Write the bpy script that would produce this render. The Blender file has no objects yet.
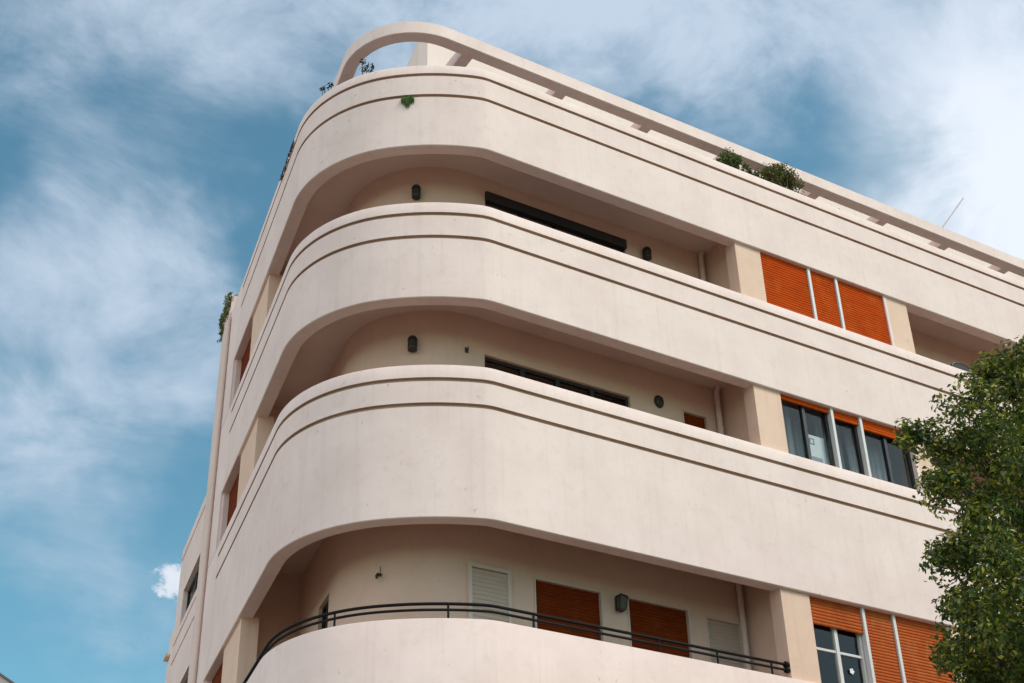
import bpy, bmesh, math, random
import numpy as np
from mathutils import Vector, Matrix
random.seed(7)
rng = np.random.default_rng(11)
SC = bpy.context.scene
COL = SC.collection
R = math.radians

# ------------------------------------------------------------------ helpers
class MB:
    """collects vertices and faces of ONE mesh"""
    def __init__(s): s.v = []; s.f = []; s.m = []
    def add(s, vs, fs, mi=0):
        o = len(s.v); s.v += [tuple(map(float, v)) for v in vs]
        s.f += [tuple(o + i for i in f) for f in fs]; s.m += [mi] * len(fs)
    def box8(s, c, mi=0):      # corners: bottom 4 ring then top 4 ring
        s.add(c, [(3,2,1,0),(4,5,6,7),(0,1,5,4),(1,2,6,5),(2,3,7,6),(3,0,4,7)], mi)
    def box(s, x0,x1,y0,y1,z0,z1, mi=0):
        s.box8([(x0,y0,z0),(x1,y0,z0),(x1,y1,z0),(x0,y1,z0),(x0,y0,z1),(x1,y0,z1),(x1,y1,z1),(x0,y1,z1)], mi)
    def tube(s, pts, r, n=8, caps=True, mi=0):
        pts = [Vector(p) for p in pts]; rr = r if isinstance(r, (list, tuple)) else [r]*len(pts)
        vs = []; prev = None
        for i, p in enumerate(pts):
            t = (pts[min(i+1, len(pts)-1)] - pts[max(i-1, 0)]).normalized()
            if prev is None:
                a = t.cross(Vector((0,0,1)))
                if a.length < .05: a = t.cross(Vector((1,0,0)))
            else:
                a = prev - t * prev.dot(t)
            a.normalize(); prev = a; b = t.cross(a)
            for k in range(n):
                g = 2*math.pi*k/n
                vs.append(p + (a*math.cos(g) + b*math.sin(g)) * rr[i])
        fs = []
        for i in range(len(pts)-1):
            for k in range(n):
                k2 = (k+1) % n
                fs.append((i*n+k, i*n+k2, (i+1)*n+k2, (i+1)*n+k))
        if caps:
            fs.append(tuple(reversed(range(n)))); fs.append(tuple((len(pts)-1)*n+k for k in range(n)))
        s.add(vs, fs, mi)
    def lathe(s, prof, M, n=16, mi=0):   # prof (r,h) along local z, M places it
        vs = []
        for r, h in prof:
            for k in range(n):
                g = 2*math.pi*k/n; vs.append(M @ Vector((r*math.cos(g), r*math.sin(g), h)))
        fs = []
        for i in range(len(prof)-1):
            for k in range(n):
                k2 = (k+1) % n; fs.append((i*n+k, i*n+k2, (i+1)*n+k2, (i+1)*n+k))
        s.add(vs, fs, mi)
    def build(s, name, mat, parent=None, smooth=None):
        me = bpy.data.meshes.new(name); me.from_pydata(s.v, [], s.f); me.validate()
        bm = bmesh.new(); bm.from_mesh(me); bmesh.ops.recalc_face_normals(bm, faces=bm.faces); bm.to_mesh(me); bm.free()
        mats = mat if isinstance(mat, (list, tuple)) else [mat]
        for m in mats: me.materials.append(m)
        if len(mats) > 1: me.polygons.foreach_set('material_index', s.m)
        if smooth:
            me.polygons.foreach_set('use_smooth', [True]*len(me.polygons)); me.set_sharp_from_angle(angle=R(smooth))
        o = bpy.data.objects.new(name, me); COL.objects.link(o)
        if parent: o.parent = parent
        return o

def tag(o, label=None, cat=None, group=None, kind=None):
    if label: o['label'] = label
    if cat: o['category'] = cat
    if group: o['group'] = group
    if kind: o['kind'] = kind
    return o
def empty(name, label, cat, loc=(0,0,0), group=None):
    o = bpy.data.objects.new(name, None); COL.objects.link(o); o.location = loc
    return tag(o, label, cat, group)
def emptypart(name, parent):
    o = bpy.data.objects.new(name, None); COL.objects.link(o); o.parent = parent; return o

# ------------------------------------------------------------------ materials
def newmat(name):
    m = bpy.data.materials.new(name); m.use_nodes = True
    nt = m.node_tree; b = nt.nodes['Principled BSDF']; return m, nt, b
def N(nt, t, **kw):
    n = nt.nodes.new(t)
    for k, v in kw.items(): setattr(n, k, v)
    return n
def posnoise(nt, scale, detail=4, rough=.55, stretch=(1,1,1)):
    g = N(nt, 'ShaderNodeNewGeometry'); mp = N(nt, 'ShaderNodeMapping'); mp.inputs['Scale'].default_value = stretch
    n = N(nt, 'ShaderNodeTexNoise'); n.inputs['Scale'].default_value = scale; n.inputs['Detail'].default_value = detail; n.inputs['Roughness'].default_value = rough
    nt.links.new(g.outputs['Position'], mp.inputs['Vector']); nt.links.new(mp.outputs[0], n.inputs['Vector']); return n
def mixc(nt, fac, a, b, blend='MIX'):
    m = N(nt, 'ShaderNodeMix', data_type='RGBA', blend_type=blend)
    for i, s in ((0, fac), (6, a), (7, b)):
        if hasattr(s, 'links') or hasattr(s, 'is_linked'): nt.links.new(s, m.inputs[i])
        elif isinstance(s, (int, float)): m.inputs[i].default_value = s
        else: m.inputs[i].default_value = (*s, 1)
    return m.outputs[2]
def ramp(nt, src, p0, p1, a=0., b=1.):
    r = N(nt, 'ShaderNodeMapRange'); r.inputs[1].default_value = p0; r.inputs[2].default_value = p1; r.inputs[3].default_value = a; r.inputs[4].default_value = b
    nt.links.new(src, r.inputs[0]); return r.outputs[0]
def stucco(name, col, col2, grime=.65, bump=.14, streak=.65):
    m, nt, b = newmat(name); L = nt.links.new
    big = posnoise(nt, .9, 5, .6); mid = posnoise(nt, 5, 5, .65); fine = posnoise(nt, 95, 3, .6); st = posnoise(nt, 3.6, 6, .65, (2.0,2.0,.09)); spot = posnoise(nt, 7.5, 2, .5)
    c = mixc(nt, ramp(nt, big.outputs[0], .38, .62), col, col2)
    dark = tuple(x*.80 for x in col2); dark = (dark[0], dark[1]*.97, dark[2]*.93)
    c = mixc(nt, ramp(nt, st.outputs[0], .52, .78, 0, streak*.55), c, dark)
    c = mixc(nt, ramp(nt, mid.outputs[0], .52, .80, 0, grime*.6), c, dark)
    c = mixc(nt, ramp(nt, spot.outputs[0], .70, .78, 0, grime*.7), c, tuple(x*.62 for x in dark))
    L(c, b.inputs['Base Color']); b.inputs['Roughness'].default_value = .93; b.inputs['Specular IOR Level'].default_value = .15
    h = N(nt, 'ShaderNodeMath', operation='ADD'); L(fine.outputs[0], h.inputs[0])
    m2 = N(nt, 'ShaderNodeMath', operation='MULTIPLY'); L(mid.outputs[0], m2.inputs[0]); m2.inputs[1].default_value = 1.6; L(m2.outputs[0], h.inputs[1])
    bp = N(nt, 'ShaderNodeBump'); bp.inputs['Strength'].default_value = bump; bp.inputs['Distance'].default_value = .02
    L(h.outputs[0], bp.inputs['Height']); L(bp.outputs[0], b.inputs['Normal']); return m
def plain(name, col, rough=.5, metal=0., var=.12, nscale=14, spec=.5):
    m, nt, b = newmat(name); n = posnoise(nt, nscale, 4)
    c = mixc(nt, n.outputs[0], tuple(x*(1-var) for x in col), tuple(min(1, x*(1+var)) for x in col))
    nt.links.new(c, b.inputs['Base Color']); b.inputs['Roughness'].default_value = rough; b.inputs['Metallic'].default_value = metal; b.inputs['Specular IOR Level'].default_value = spec
    return m
def shutter_mat(name, col, col2):
    m, nt, b = newmat(name); L = nt.links.new
    g = posnoise(nt, 3.2, 5, .65, (.7,.7,9)); blot = posnoise(nt, 1.7, 3, .6)
    c = mixc(nt, ramp(nt, g.outputs[0], .30, .70), col, col2)
    c = mixc(nt, ramp(nt, blot.outputs[0], .5, .85, 0, .45), c, tuple(x*.50 for x in col2))
    dust = posnoise(nt, 4.5, 5, .7, (1,1,.5)); c = mixc(nt, ramp(nt, dust.outputs[0], .50, .75, 0, .40), c, (col[0]*1.02, col[1]*2.0+.01, col[2]*2.2+.012))
    L(c, b.inputs['Base Color']); b.inputs['Roughness'].default_value = .7; b.inputs['Specular IOR Level'].default_value = .03; return m
def leaf_mat(name, a, bcol, c3=None):
    m, nt, b = newmat(name); L = nt.links.new
    g = N(nt, 'ShaderNodeNewGeometry'); n = posnoise(nt, 2.6, 3)
    c = mixc(nt, g.outputs['Random Per Island'], a, bcol)
    if c3:
        t = N(nt, 'ShaderNodeMath', operation='MULTIPLY_ADD'); L(g.outputs['Random Per Island'], t.inputs[0]); t.inputs[1].default_value = .8; L(n.outputs[0], t.inputs[2])
        c = mixc(nt, ramp(nt, t.outputs[0], 1.04, 1.32), c, c3)
    L(c, b.inputs['Base Color']); b.inputs['Roughness'].default_value = .42; b.inputs['Specular IOR Level'].default_value = .4
    tr = N(nt, 'ShaderNodeBsdfTranslucent'); hs = N(nt, 'ShaderNodeHueSaturation'); hs.inputs['Value'].default_value = 1.5; L(c, hs.inputs['Color']); L(hs.outputs[0], tr.inputs['Color'])
    mx = N(nt, 'ShaderNodeMixShader'); mx.inputs[0].default_value = .28; L(b.outputs[0], mx.inputs[1]); L(tr.outputs[0], mx.inputs[2])
    L(mx.outputs[0], nt.nodes['Material Output'].inputs['Surface']); return m
def glass_mat(name, tint=(.86,.88,.88)):
    m, nt, b = newmat(name); L = nt.links.new
    nt.nodes.remove(b)
    tr = N(nt, 'ShaderNodeBsdfTransparent'); tr.inputs[0].default_value = (*tint, 1)
    gl = N(nt, 'ShaderNodeBsdfGlossy'); gl.inputs['Roughness'].default_value = .03; gl.inputs['Color'].default_value = (.9,.92,.95,1)
    fr = N(nt, 'ShaderNodeFresnel'); fr.inputs[0].default_value = 1.42
    n = posnoise(nt, 1.1, 2); bp = N(nt, 'ShaderNodeBump'); bp.inputs['Strength'].default_value = .06; bp.inputs['Distance'].default_value = .05
    L(n.outputs[0], bp.inputs['Height']); L(bp.outputs[0], gl.inputs['Normal'])
    gg = N(nt, 'ShaderNodeNewGeometry'); fm = N(nt, 'ShaderNodeMath', operation='SUBTRACT'); fm.use_clamp = True; L(fr.outputs[0], fm.inputs[0]); L(gg.outputs['Backfacing'], fm.inputs[1])
    mx = N(nt, 'ShaderNodeMixShader'); L(fm.outputs[0], mx.inputs[0]); L(tr.outputs[0], mx.inputs[1]); L(gl.outputs[0], mx.inputs[2])
    L(mx.outputs[0], nt.nodes['Material Output'].inputs['Surface']); return m

FACADE = stucco('facade_stucco', (.85,.70,.648), (.79,.638,.586))
PIER = stucco('pier_stucco', (.79,.575,.45), (.74,.525,.405), .4)
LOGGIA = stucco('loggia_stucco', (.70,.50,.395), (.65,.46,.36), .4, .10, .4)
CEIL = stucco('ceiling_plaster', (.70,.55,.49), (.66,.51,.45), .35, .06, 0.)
GROOVE = stucco('groove_brown', (.54,.395,.31), (.46,.33,.25), .3)  # browner than the facade, for the recessed groove faces
PARTY = stucco('party_wall_stucco', (.78,.635,.56), (.73,.585,.51), .5)
ROOFW = stucco('roof_white_plaster', (.83,.71,.645), (.80,.675,.61), .3)
SHUT = shutter_mat('orange_shutter_slats', (.58,.082,.007), (.43,.052,.004))
SHUT2 = shutter_mat('faded_shutter_slats', (.50,.115,.030), (.38,.080,.020))
SHUTD = shutter_mat('brown_shutter_slats', (.20,.034,.007), (.135,.022,.005))
SHUTW = plain('white_shutter_slats', (.50,.385,.305), .6, 0, .05)
CREAM = plain('cream_frame_paint', (.60,.48,.40), .6, 0, .05)
WHITE = plain('white_window_paint', (.66,.645,.625), .45, 0, .05)
BLACK = plain('black_window_metal', (.018,.018,.02), .4, 0, .2)
RAIL = plain('dark_rail_iron', (.012,.011,.011), .7, .0, .3, 14, .15)
GLASS = glass_mat('window_glass')
LAMPM = plain('lamp_dark_iron', (.03,.027,.024), .5, .2, .3, 60)
LAMPG = plain('lamp_frosted_glass', (.10,.09,.07), .5, 0, .3, 40, .25)
CURT = plain('grey_curtain', (.42,.42,.43), .9, 0, .12, 6)
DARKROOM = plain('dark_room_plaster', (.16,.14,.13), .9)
PIPE = plain('painted_pipe', (.66,.51,.44), .7, 0, .06)
PAPER = plain('white_paper', (.85,.87,.88), .7, 0, .02)
PAPERG = plain('grey_print', (.33,.38,.42), .8, 0, .15, 30)
PAPERD = plain('dark_print', (.10,.11,.12), .8)
LEAF = leaf_mat('tree_leaf', (.025,.054,.009), (.095,.138,.018), (.36,.34,.035))  # third, yellow tone paints sunlit clumps into the leaf colour
LEAFB = leaf_mat('bush_leaf', (.03,.065,.012), (.10,.15,.025))
LEAFY = leaf_mat('mixed_bush_leaf', (.04,.065,.012), (.15,.17,.03), (.14,.06,.025))
LEAFD = leaf_mat('dark_leaf', (.012,.026,.014), (.03,.05,.025))
GRASSM = leaf_mat('tuft_leaf', (.035,.085,.008), (.09,.16,.015))
IVYM = leaf_mat('ivy_leaf', (.07,.10,.022), (.18,.19,.05))
DRYM = leaf_mat('dry_stem', (.08,.05,.025), (.13,.09,.04))
BARK = plain('bark', (.10,.075,.055), .9, 0, .35, 22)
GREYP = plain('grey_plastic', (.075,.072,.072), .8, 0, .12, 14, .1)

# ------------------------------------------------------------------ camera (fitted)
f_px, pitch, roll, yaw, cx, cy = 1419.008, 0.5603071, -0.0278523, 0.5542302, -6.837270, -16.324576
EYE = 1.6
CAM = Vector((cx, cy, EYE))
_d = Vector((math.sin(yaw), math.cos(yaw), 0)); _r = Vector((math.cos(yaw), -math.sin(yaw), 0)); _u = Vector((0,0,1))
FW = _d*math.cos(pitch) + _u*math.sin(pitch); _up = -_d*math.sin(pitch) + _u*math.cos(pitch)
RT = _r*math.cos(roll) + _up*math.sin(roll); UP = -_r*math.sin(roll) + _up*math.cos(roll)
def ray(x, y): return (FW + RT*((x-512)/f_px) - UP*((y-341.5)/f_px))
cam = bpy.data.cameras.new('camera'); co = bpy.data.objects.new('camera', cam); COL.objects.link(co)
co.matrix_world = Matrix(((RT.x,UP.x,-FW.x,CAM.x),(RT.y,UP.y,-FW.y,CAM.y),(RT.z,UP.z,-FW.z,CAM.z),(0,0,0,1)))
cam.sensor_width = 36; cam.lens = f_px/1024*36; cam.clip_end = 3000; SC.camera = co

# ------------------------------------------------------------------ plan of the building
E_ = -0.1877120
LD = Vector((-math.sin(E_), math.cos(E_), 0)); NL = Vector((math.cos(E_), math.sin(E_), 0))    # along the left facade, and inward
RAD = 2.669007; CC = Vector(((RAD - RAD*NL.y)/NL.x, RAD, 0)); ST = CC.dot(LD)
A0 = math.atan2(-NL.y, -NL.x) % (2*math.pi); A1 = 1.5*math.pi
XR = 26.0; SMAX = 9.76; YB = 11.0
def lp(s, d=0, z=0):
    v = LD*s + NL*d; return Vector((v.x, v.y, z))
CURVE = ((2.39624, 1.05943), (4.00460, None), (.85, .32))      # three arcs: radius, turn
def _start():
    h = math.atan2(-LD.y, -LD.x); tot = -h; w = 0; turns = [CURVE[0][1], tot-CURVE[0][1]-CURVE[2][1], CURVE[2][1]]
    for (r_, _), tn in zip(CURVE, turns): w += r_*(math.cos(h) - math.cos(h+tn)); h += tn
    return -w/LD.y
S_T = _start()
def path(s0, x1, d, n=90):
    """plan line at inward offset d: left facade from s0, the rounded corner, right facade to x1"""
    P = []
    if d > .5:                                   # inner walls: one plain arc
        if s0 is not None and s0 > ST + 1e-4: P.append(lp(s0, d))
        for i in range(n+1):
            a = A0 + (A1-A0)*i/n; P.append(Vector((CC.x + (RAD-d)*math.cos(a), CC.y + (RAD-d)*math.sin(a), 0)))
        if x1 is not None and x1 > CC.x + 1e-4: P.append(Vector((x1, d, 0)))
        return P
    h = math.atan2(-LD.y, -LD.x); tot = -h
    turns = [CURVE[0][1], tot-CURVE[0][1]-CURVE[2][1], CURVE[2][1]]
    p = lp(S_T, d); P.append(lp(s0, d) if s0 is not None else p)
    if s0 is not None: P.append(p)
    for (r_, _), tn, m in zip(CURVE, turns, (36, 36, 18)):
        c = p + Vector((-math.sin(h), math.cos(h), 0))*(r_-d)
        for i in range(1, m+1):
            a = h + tn*i/m; P.append(c + Vector((math.sin(a), -math.cos(a), 0))*(r_-d))
        h += tn; p = P[-1]
    if x1 is not None: P.append(Vector((x1, d, 0)))
    return P
def path_r(s0, x1, d, d0, r0, n=56):
    """like path(), but with corner radius r0 at offset d0"""
    c = Vector((0, d0+r0, 0)); c.x = (d0+r0 - c.y*NL.y)/NL.x; r_ = r0 - (d-d0); P = [lp(s0, d)]
    for i in range(n+1):
        a = A0 + (A1-A0)*i/n; P.append(Vector((c.x + r_*math.cos(a), c.y + r_*math.sin(a), 0)))
    P.append(Vector((x1, d, 0))); return P
def sweep(mb, prof, s0, x1, closed=True, pf=None, mats=None):
    """prof: closed list of (offset inward, z)"""
    rings = [(pf or path)(s0, x1, d) for d, z in prof]; n = len(rings[0]); k = len(prof); vs = []
    for i in range(n):
        for j in range(k): p = rings[j][i]; vs.append((p.x, p.y, prof[j][1]))
    fs = []
    for i in range(n-1):
        for j in range(k if closed else k-1):
            j2 = (j+1) % k; fs.append((i*k+j, (i+1)*k+j, (i+1)*k+j2, i*k+j2))
    ms = [(mats[j] if mats else 0) for i in range(n-1) for j in range(k if closed else k-1)] + [0, 0]
    if closed:
        fs.append(tuple(range(k))); fs.append(tuple((n-1)*k + j for j in reversed(range(k))))
    mb.add(vs, fs); mb.m[-len(fs):] = ms[:len(fs)]
def segsweep(mb, prof, s0, s1):
    """the same profile along the straight left facade between s0 and s1"""
    k = len(prof); vs = []
    for s in (s0, s1):
        for d, z in prof: p = lp(s, d); vs.append((p.x, p.y, z))
    fs = [(j, k+j, k+(j+1) % k, (j+1) % k) for j in range(k)] + [tuple(range(k)), tuple(k+j for j in reversed(range(k)))]
    mb.add(vs, fs)
class Fr:
    """a local frame on a wall: a along, b outward, z up"""
    def __init__(s, o, t, n): s.o = Vector(o); s.t = Vector(t).normalized(); s.n = Vector(n).normalized()
    def p(s, a, b, z): return s.o + s.t*a + s.n*b + Vector((0,0,z))
    def box(s, mb, a0,a1,b0,b1,z0,z1, mi=0):
        mb.box8([s.p(a0,b1,z0),s.p(a1,b1,z0),s.p(a1,b0,z0),s.p(a0,b0,z0),s.p(a0,b1,z1),s.p(a1,b1,z1),s.p(a1,b0,z1),s.p(a0,b0,z1)], mi)
FR = Fr((0,0,0), (1,0,0), (0,-1,0))             # right facade: a = x, b = -y
FL = Fr((0,0,0), -LD, -NL)                      # left facade: a = -s

Z = EYE
B4, T4, G4 = 15.848+Z, 17.696+Z, (17.470+Z, 16.977+Z)
B3, T3, G3 = 12.705+Z, 14.617+Z, (14.372+Z, 13.902+Z)
B2, T2, G2 = 8.842+Z, 11.443+Z, (11.176+Z, 10.728+Z)
B1, T1 = 4.75+Z, 7.300+Z
C4, C3, C2 = B4+.36, B3+.43, 9.85+Z              # ceilings of the three loggias
F4, F3, F2, F1 = 16.62+Z, 13.58+Z, 10.40+Z, 6.35+Z   # roof and balcony floors
D = 1.10                                         # depth of the balconies
XP0, XP1, XW, XP2 = 8.337, 8.955, 12.215, 12.775 # pier | window band | pier | next balcony
SP0, SP1, SW = 5.42, 7.02, 8.78                  # the same on the left facade

# ------------------------------------------------------------------ the building
BLD = empty('apartment_building', 'cream rounded-corner apartment block with curved balcony bands and orange roller shutters', 'building')
GH, GD = .035, .052
def band_profile(b, t, gs, lip=.25, c=.012):
    P = [(.0+c, b), (0, b+c)]
    for g in sorted(gs): P += [(0, g-GH), (GD, g-GH+.004), (GD, g+GH), (0, g+GH)]
    P += [(0, t-.02), (.006, t-.006), (.02, t), (.20, t), (lip, t-.02), (lip, b+c), (lip-c, b)]
    return P
SG = 8.44
for b, t, gs in ((B4,T4,G4), (B3,T3,G3), (B2,T2,G2), (B1,T1,())):
    pr = band_profile(b, t, gs); mb = MB()
    sweep(mb, pr, SG if gs else SMAX, XR, True, None, [1 if (pr[j][0] > .0295 and pr[j][0] < .1) or (pr[(j+1) % len(pr)][0] > .0295 and pr[(j+1) % len(pr)][0] < .1) else 0 for j in range(len(pr))])
    if gs: segsweep(mb, band_profile(b, t, ()), SMAX, SG)
    mb.build('balcony_band', [FACADE, GROOVE], BLD, smooth=35)

def slab(z0, z1, d=.2, x0=None):
    P = path(SMAX-.03, XR-.02, d); P += [Vector((XR-.02, YB, 0)), Vector((lp(SMAX-.03, 6).x, YB, 0)), lp(SMAX-.03, 6)]
    n = len(P); mb = MB()
    mb.add([(p.x,p.y,z0) for p in P] + [(p.x,p.y,z1) for p in P], [tuple(reversed(range(n))), tuple(range(n, 2*n))] + [(i, (i+1) % n, n+(i+1) % n, n+i) for i in range(n)])
    return mb
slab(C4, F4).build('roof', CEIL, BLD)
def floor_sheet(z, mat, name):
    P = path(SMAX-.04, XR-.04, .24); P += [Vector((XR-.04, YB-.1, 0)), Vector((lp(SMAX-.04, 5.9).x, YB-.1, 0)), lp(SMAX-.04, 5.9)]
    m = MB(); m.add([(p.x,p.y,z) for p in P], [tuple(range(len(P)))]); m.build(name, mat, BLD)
floor_sheet(F4+.004, plain('roof_felt', (.06,.055,.05), .95, 0, .2, 6), 'roof_covering')  # unseen dark sheet, added to cut bounce onto the pergola undersides
for z in (F3, F2, F1): floor_sheet(z+.004, plain('balcony_tiles', (.36,.26,.20), .6, 0, .15, 5), 'balcony_floor')  # unseen floor sheets, added to cut bounce inside the balconies
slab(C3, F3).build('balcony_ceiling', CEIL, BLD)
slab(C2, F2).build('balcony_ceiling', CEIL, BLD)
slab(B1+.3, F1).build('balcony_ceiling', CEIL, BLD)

# back walls of the corner balconies, with openings in the straight part
def hole_wall(mb, fr, a0, a1, z0, z1, b, t, holes):
    """wall face at outward offset b, reveals t deep; holes = (a0,a1,z0,z1)"""
    xs = sorted({a0, a1, *[h[0] for h in holes], *[h[1] for h in holes]}); zz = sorted({z0, z1, *[h[2] for h in holes], *[h[3] for h in holes]})
    solid = lambda i, j: 0 <= i < len(xs)-1 and 0 <= j < len(zz)-1 and not any(h[0] <= (xs[i]+xs[i+1])/2 <= h[1] and h[2] <= (zz[j]+zz[j+1])/2 <= h[3] for h in holes)
    for i in range(len(xs)-1):
        for j in range(len(zz)-1):
            if not solid(i, j): continue
            A, B_, C_, D_ = xs[i], xs[i+1], zz[j], zz[j+1]
            q = lambda a, bb, z: fr.p(a, bb, z)
            mb.add([q(A,b,C_),q(B_,b,C_),q(B_,b,D_),q(A,b,D_)], [(0,1,2,3)]); mb.add([q(A,b-t,C_),q(B_,b-t,C_),q(B_,b-t,D_),q(A,b-t,D_)], [(3,2,1,0)])
            for (di, dj, e0, e1) in ((-1,0,(A,C_),(A,D_)),(1,0,(B_,C_),(B_,D_)),(0,-1,(A,C_),(B_,C_)),(0,1,(A,D_),(B_,D_))):
                if not solid(i+di, j+dj): mb.add([q(e0[0],b,e0[1]),q(e1[0],b,e1[1]),q(e1[0],b-t,e1[1]),q(e0[0],b-t,e0[1])], [(0,1,2,3)])
WT = .22
XSIDE = 8.44; SEND = 5.80
def loggia_wall(z0, z1, holes, lholes):
    mb = MB()
    hole_wall(mb, FR, CC.x, XSIDE+.02, z0, z1, -D, WT, holes)
    hole_wall(mb, FL, -(SEND+.02), -ST, z0, z1, -D, WT, lholes)
    for d in (D, D+WT):          # curved part
        P = path(None, None, d, 40); n = len(P)
        mb.add([(p.x,p.y,z0) for p in P] + [(p.x,p.y,z1) for p in P], [(i,i+1,n+i+1,n+i) for i in range(n-1)])
    # side walls closing the balcony at both ends
    FR.box(mb, XSIDE, XSIDE+.14, -(D+WT), -.33, z0, z1)
    FL.box(mb, -(SEND+.14), -SEND, -(D+WT), -.33, z0, z1)
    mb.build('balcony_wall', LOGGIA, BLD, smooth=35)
OV = .03
h4 = [(3.46, 6.53, F3+.02, 15.885+Z), (7.0, 7.62, F3+.02, 13.9+Z)]
h3 = [(3.40, 6.36, F2+.75, 12.44+Z), (7.50, 8.08, F2+.02, 12.49+Z)]
h2 = [(3.10, 3.80, F1+.02, 8.56+Z), (4.22, 5.50, F1+.02, 8.62+Z), (5.98, 7.23, F1+.02, 8.63+Z), (7.56, 8.32, F1+.02, 8.58+Z)]
h4 = h4[:1]
loggia_wall(F3-OV, C4+OV, h4, [])
loggia_wall(F2-OV, C3+OV, h3, [])
loggia_wall(F1-OV, C2+OV, [h for h in h2 if h[0] > CC.x] , [(-4.22, -3.53, F1+.9, 8.67+Z)])
# balcony beyond the window band (right)
mb = MB()
for z0, z1, c in ((F3, C4, T3), (F2, C3, T2), (F1, C2, T1)):
    FR.box(mb, XP2-.08, XR, -(D+WT), -D, z0-OV, z1+OV); FR.box(mb, XP2-.20, XP2-.08, -(D+WT), -.33, z0-OV, z1+OV)
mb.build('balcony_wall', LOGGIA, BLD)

# piers between the openings
RB = .06
for (b, t) in ((B4, T3), (B3, T2), (B2, T1)):
    for a0, a1 in ((XP0, XP1), (XW, XP2)):
        mb = MB(); FR.box(mb, a0, a1, -.34, -RB, t-.03, b+.03); mb.build('pier', PIER, BLD)
    mb = MB(); FL.box(mb, -SP1, -SP0, -.36, -RB, t-.03, b+.03); mb.build('pier', PIER, BLD)
# plain walls: strips of left facade behind the openings, ground floor, rear, end walls, inner room wall
mb = MB()
for (b, t) in ((B4, T3), (B3, T2), (B2, T1)):
    FL.box(mb, -SMAX, -SW, -.25, 0, t, b)
segsweep(mb, [(.0,0),(.0,B1),(.25,B1),(.25,0)], SMAX, ST)
sweep(mb, [(.0,0),(.0,B1),(.25,B1),(.25,0)], ST, XR)
mb.box(XR-.25, XR, .3, YB, 0, F4); q = lp(SMAX, 6); mb.box(q.x, XR-.3, YB-.2, YB, 0, F4-.05)
a = lp(SMAX-.3, .27); c = lp(SMAX-.3, 6); c2 = Vector((c.x, YB-.25, 0))
for p, r_ in ((a, c), (c, c2)):
    t_ = (r_-p).normalized(); fr = Fr(p, t_, t_.cross(Vector((0,0,1)))); fr.box(mb, 0, (r_-p).length, 0, .2, 0, F4-.03)
mb.build('wall', FACADE, BLD, smooth=35)
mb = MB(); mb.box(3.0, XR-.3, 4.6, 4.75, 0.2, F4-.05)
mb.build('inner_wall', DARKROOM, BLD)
# party-wall pier and pipe at the rear end of the left facade
mb = MB(); FL.box(mb, -10.74, -SMAX-.0, -.6, .035, 0, 18.12+Z); mb.build('party_wall', PARTY, BLD)
mb = MB(); p = lp(SMAX-.05, -.045); mb.tube([(p.x,p.y,0.2),(p.x,p.y,17.5+Z)], .032, 10)
mb.build('downpipe', PIPE, BLD, smooth=40)
for z0, z1 in ((F3, C4), (F2, C3), (F1, C2)):
    mb = MB(); x = XSIDE-.14; y = D-.075
    mb.tube([(x, y, z0), (x, y, z1-.20), (x, y-.01, z1-.10), (x+.02, y-.03, z1-.03), (x+.02, y-.03, z1+.01)], .052, 12)
    for zz in (z0+.9, z1-.9): mb.tube([(x,y,zz-.03),(x,y,zz+.03)], .062, 12)
    mb.build('downpipe', PIPE, BLD, smooth=40)

# ---- windows
def slats(mb, fr, a0, a1, b, z0, z1, pitch=.056, depth=.012):
    n = max(1, int(round((z1-z0)/pitch))); h = (z1-z0)/n; pr = []
    for i in range(n):
        zb = z0 + i*h; pr += [(b-depth, zb), (b-.002, zb+h*.16), (b, zb+h*.45), (b-.002, zb+h*.80)]
    pr += [(b-depth, z1)]; k = len(pr)
    vs = [fr.p(a0, bb, z) for bb, z in pr] + [fr.p(a1, bb, z) for bb, z in pr] + [fr.p(a0, b-.03, z0), fr.p(a0, b-.03, z1), fr.p(a1, b-.03, z0), fr.p(a1, b-.03, z1)]
    fs = [(i, k+i, k+i+1, i+1) for i in range(k-1)] + [(2*k, 2*k+1, 2*k+3, 2*k+2), (0, 2*k, 2*k+2, k)]
    mb.add(vs, fs)
def frame_rect(mb, fr, a0, a1, z0, z1, b0, b1, w):
    fr.box(mb, a0, a0+w, b0, b1, z0, z1); fr.box(mb, a1-w, a1, b0, b1, z0, z1)
    fr.box(mb, a0+w, a1-w, b0, b1, z1-w, z1); fr.box(mb, a0+w, a1-w, b0, b1, z0, z0+w)
def pane(fr, a0, a1, z0, z1, b, parent):
    m = MB(); m.add([fr.p(a0,b,z0), fr.p(a1,b,z0), fr.p(a1,b,z1), fr.p(a0,b,z1), fr.p(a0,b-.006,z0), fr.p(a1,b-.006,z0), fr.p(a1,b-.006,z1), fr.p(a0,b-.006,z1)], [(0,1,2,3),(7,6,5,4),(0,4,5,1),(3,2,6,7)])
    return m.build('pane', GLASS, parent)
BW = -.115      # shutter plane of the band windows
MX = ((XP1, 10.125), (10.205, 10.835), (10.915, XW-.075))
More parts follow.
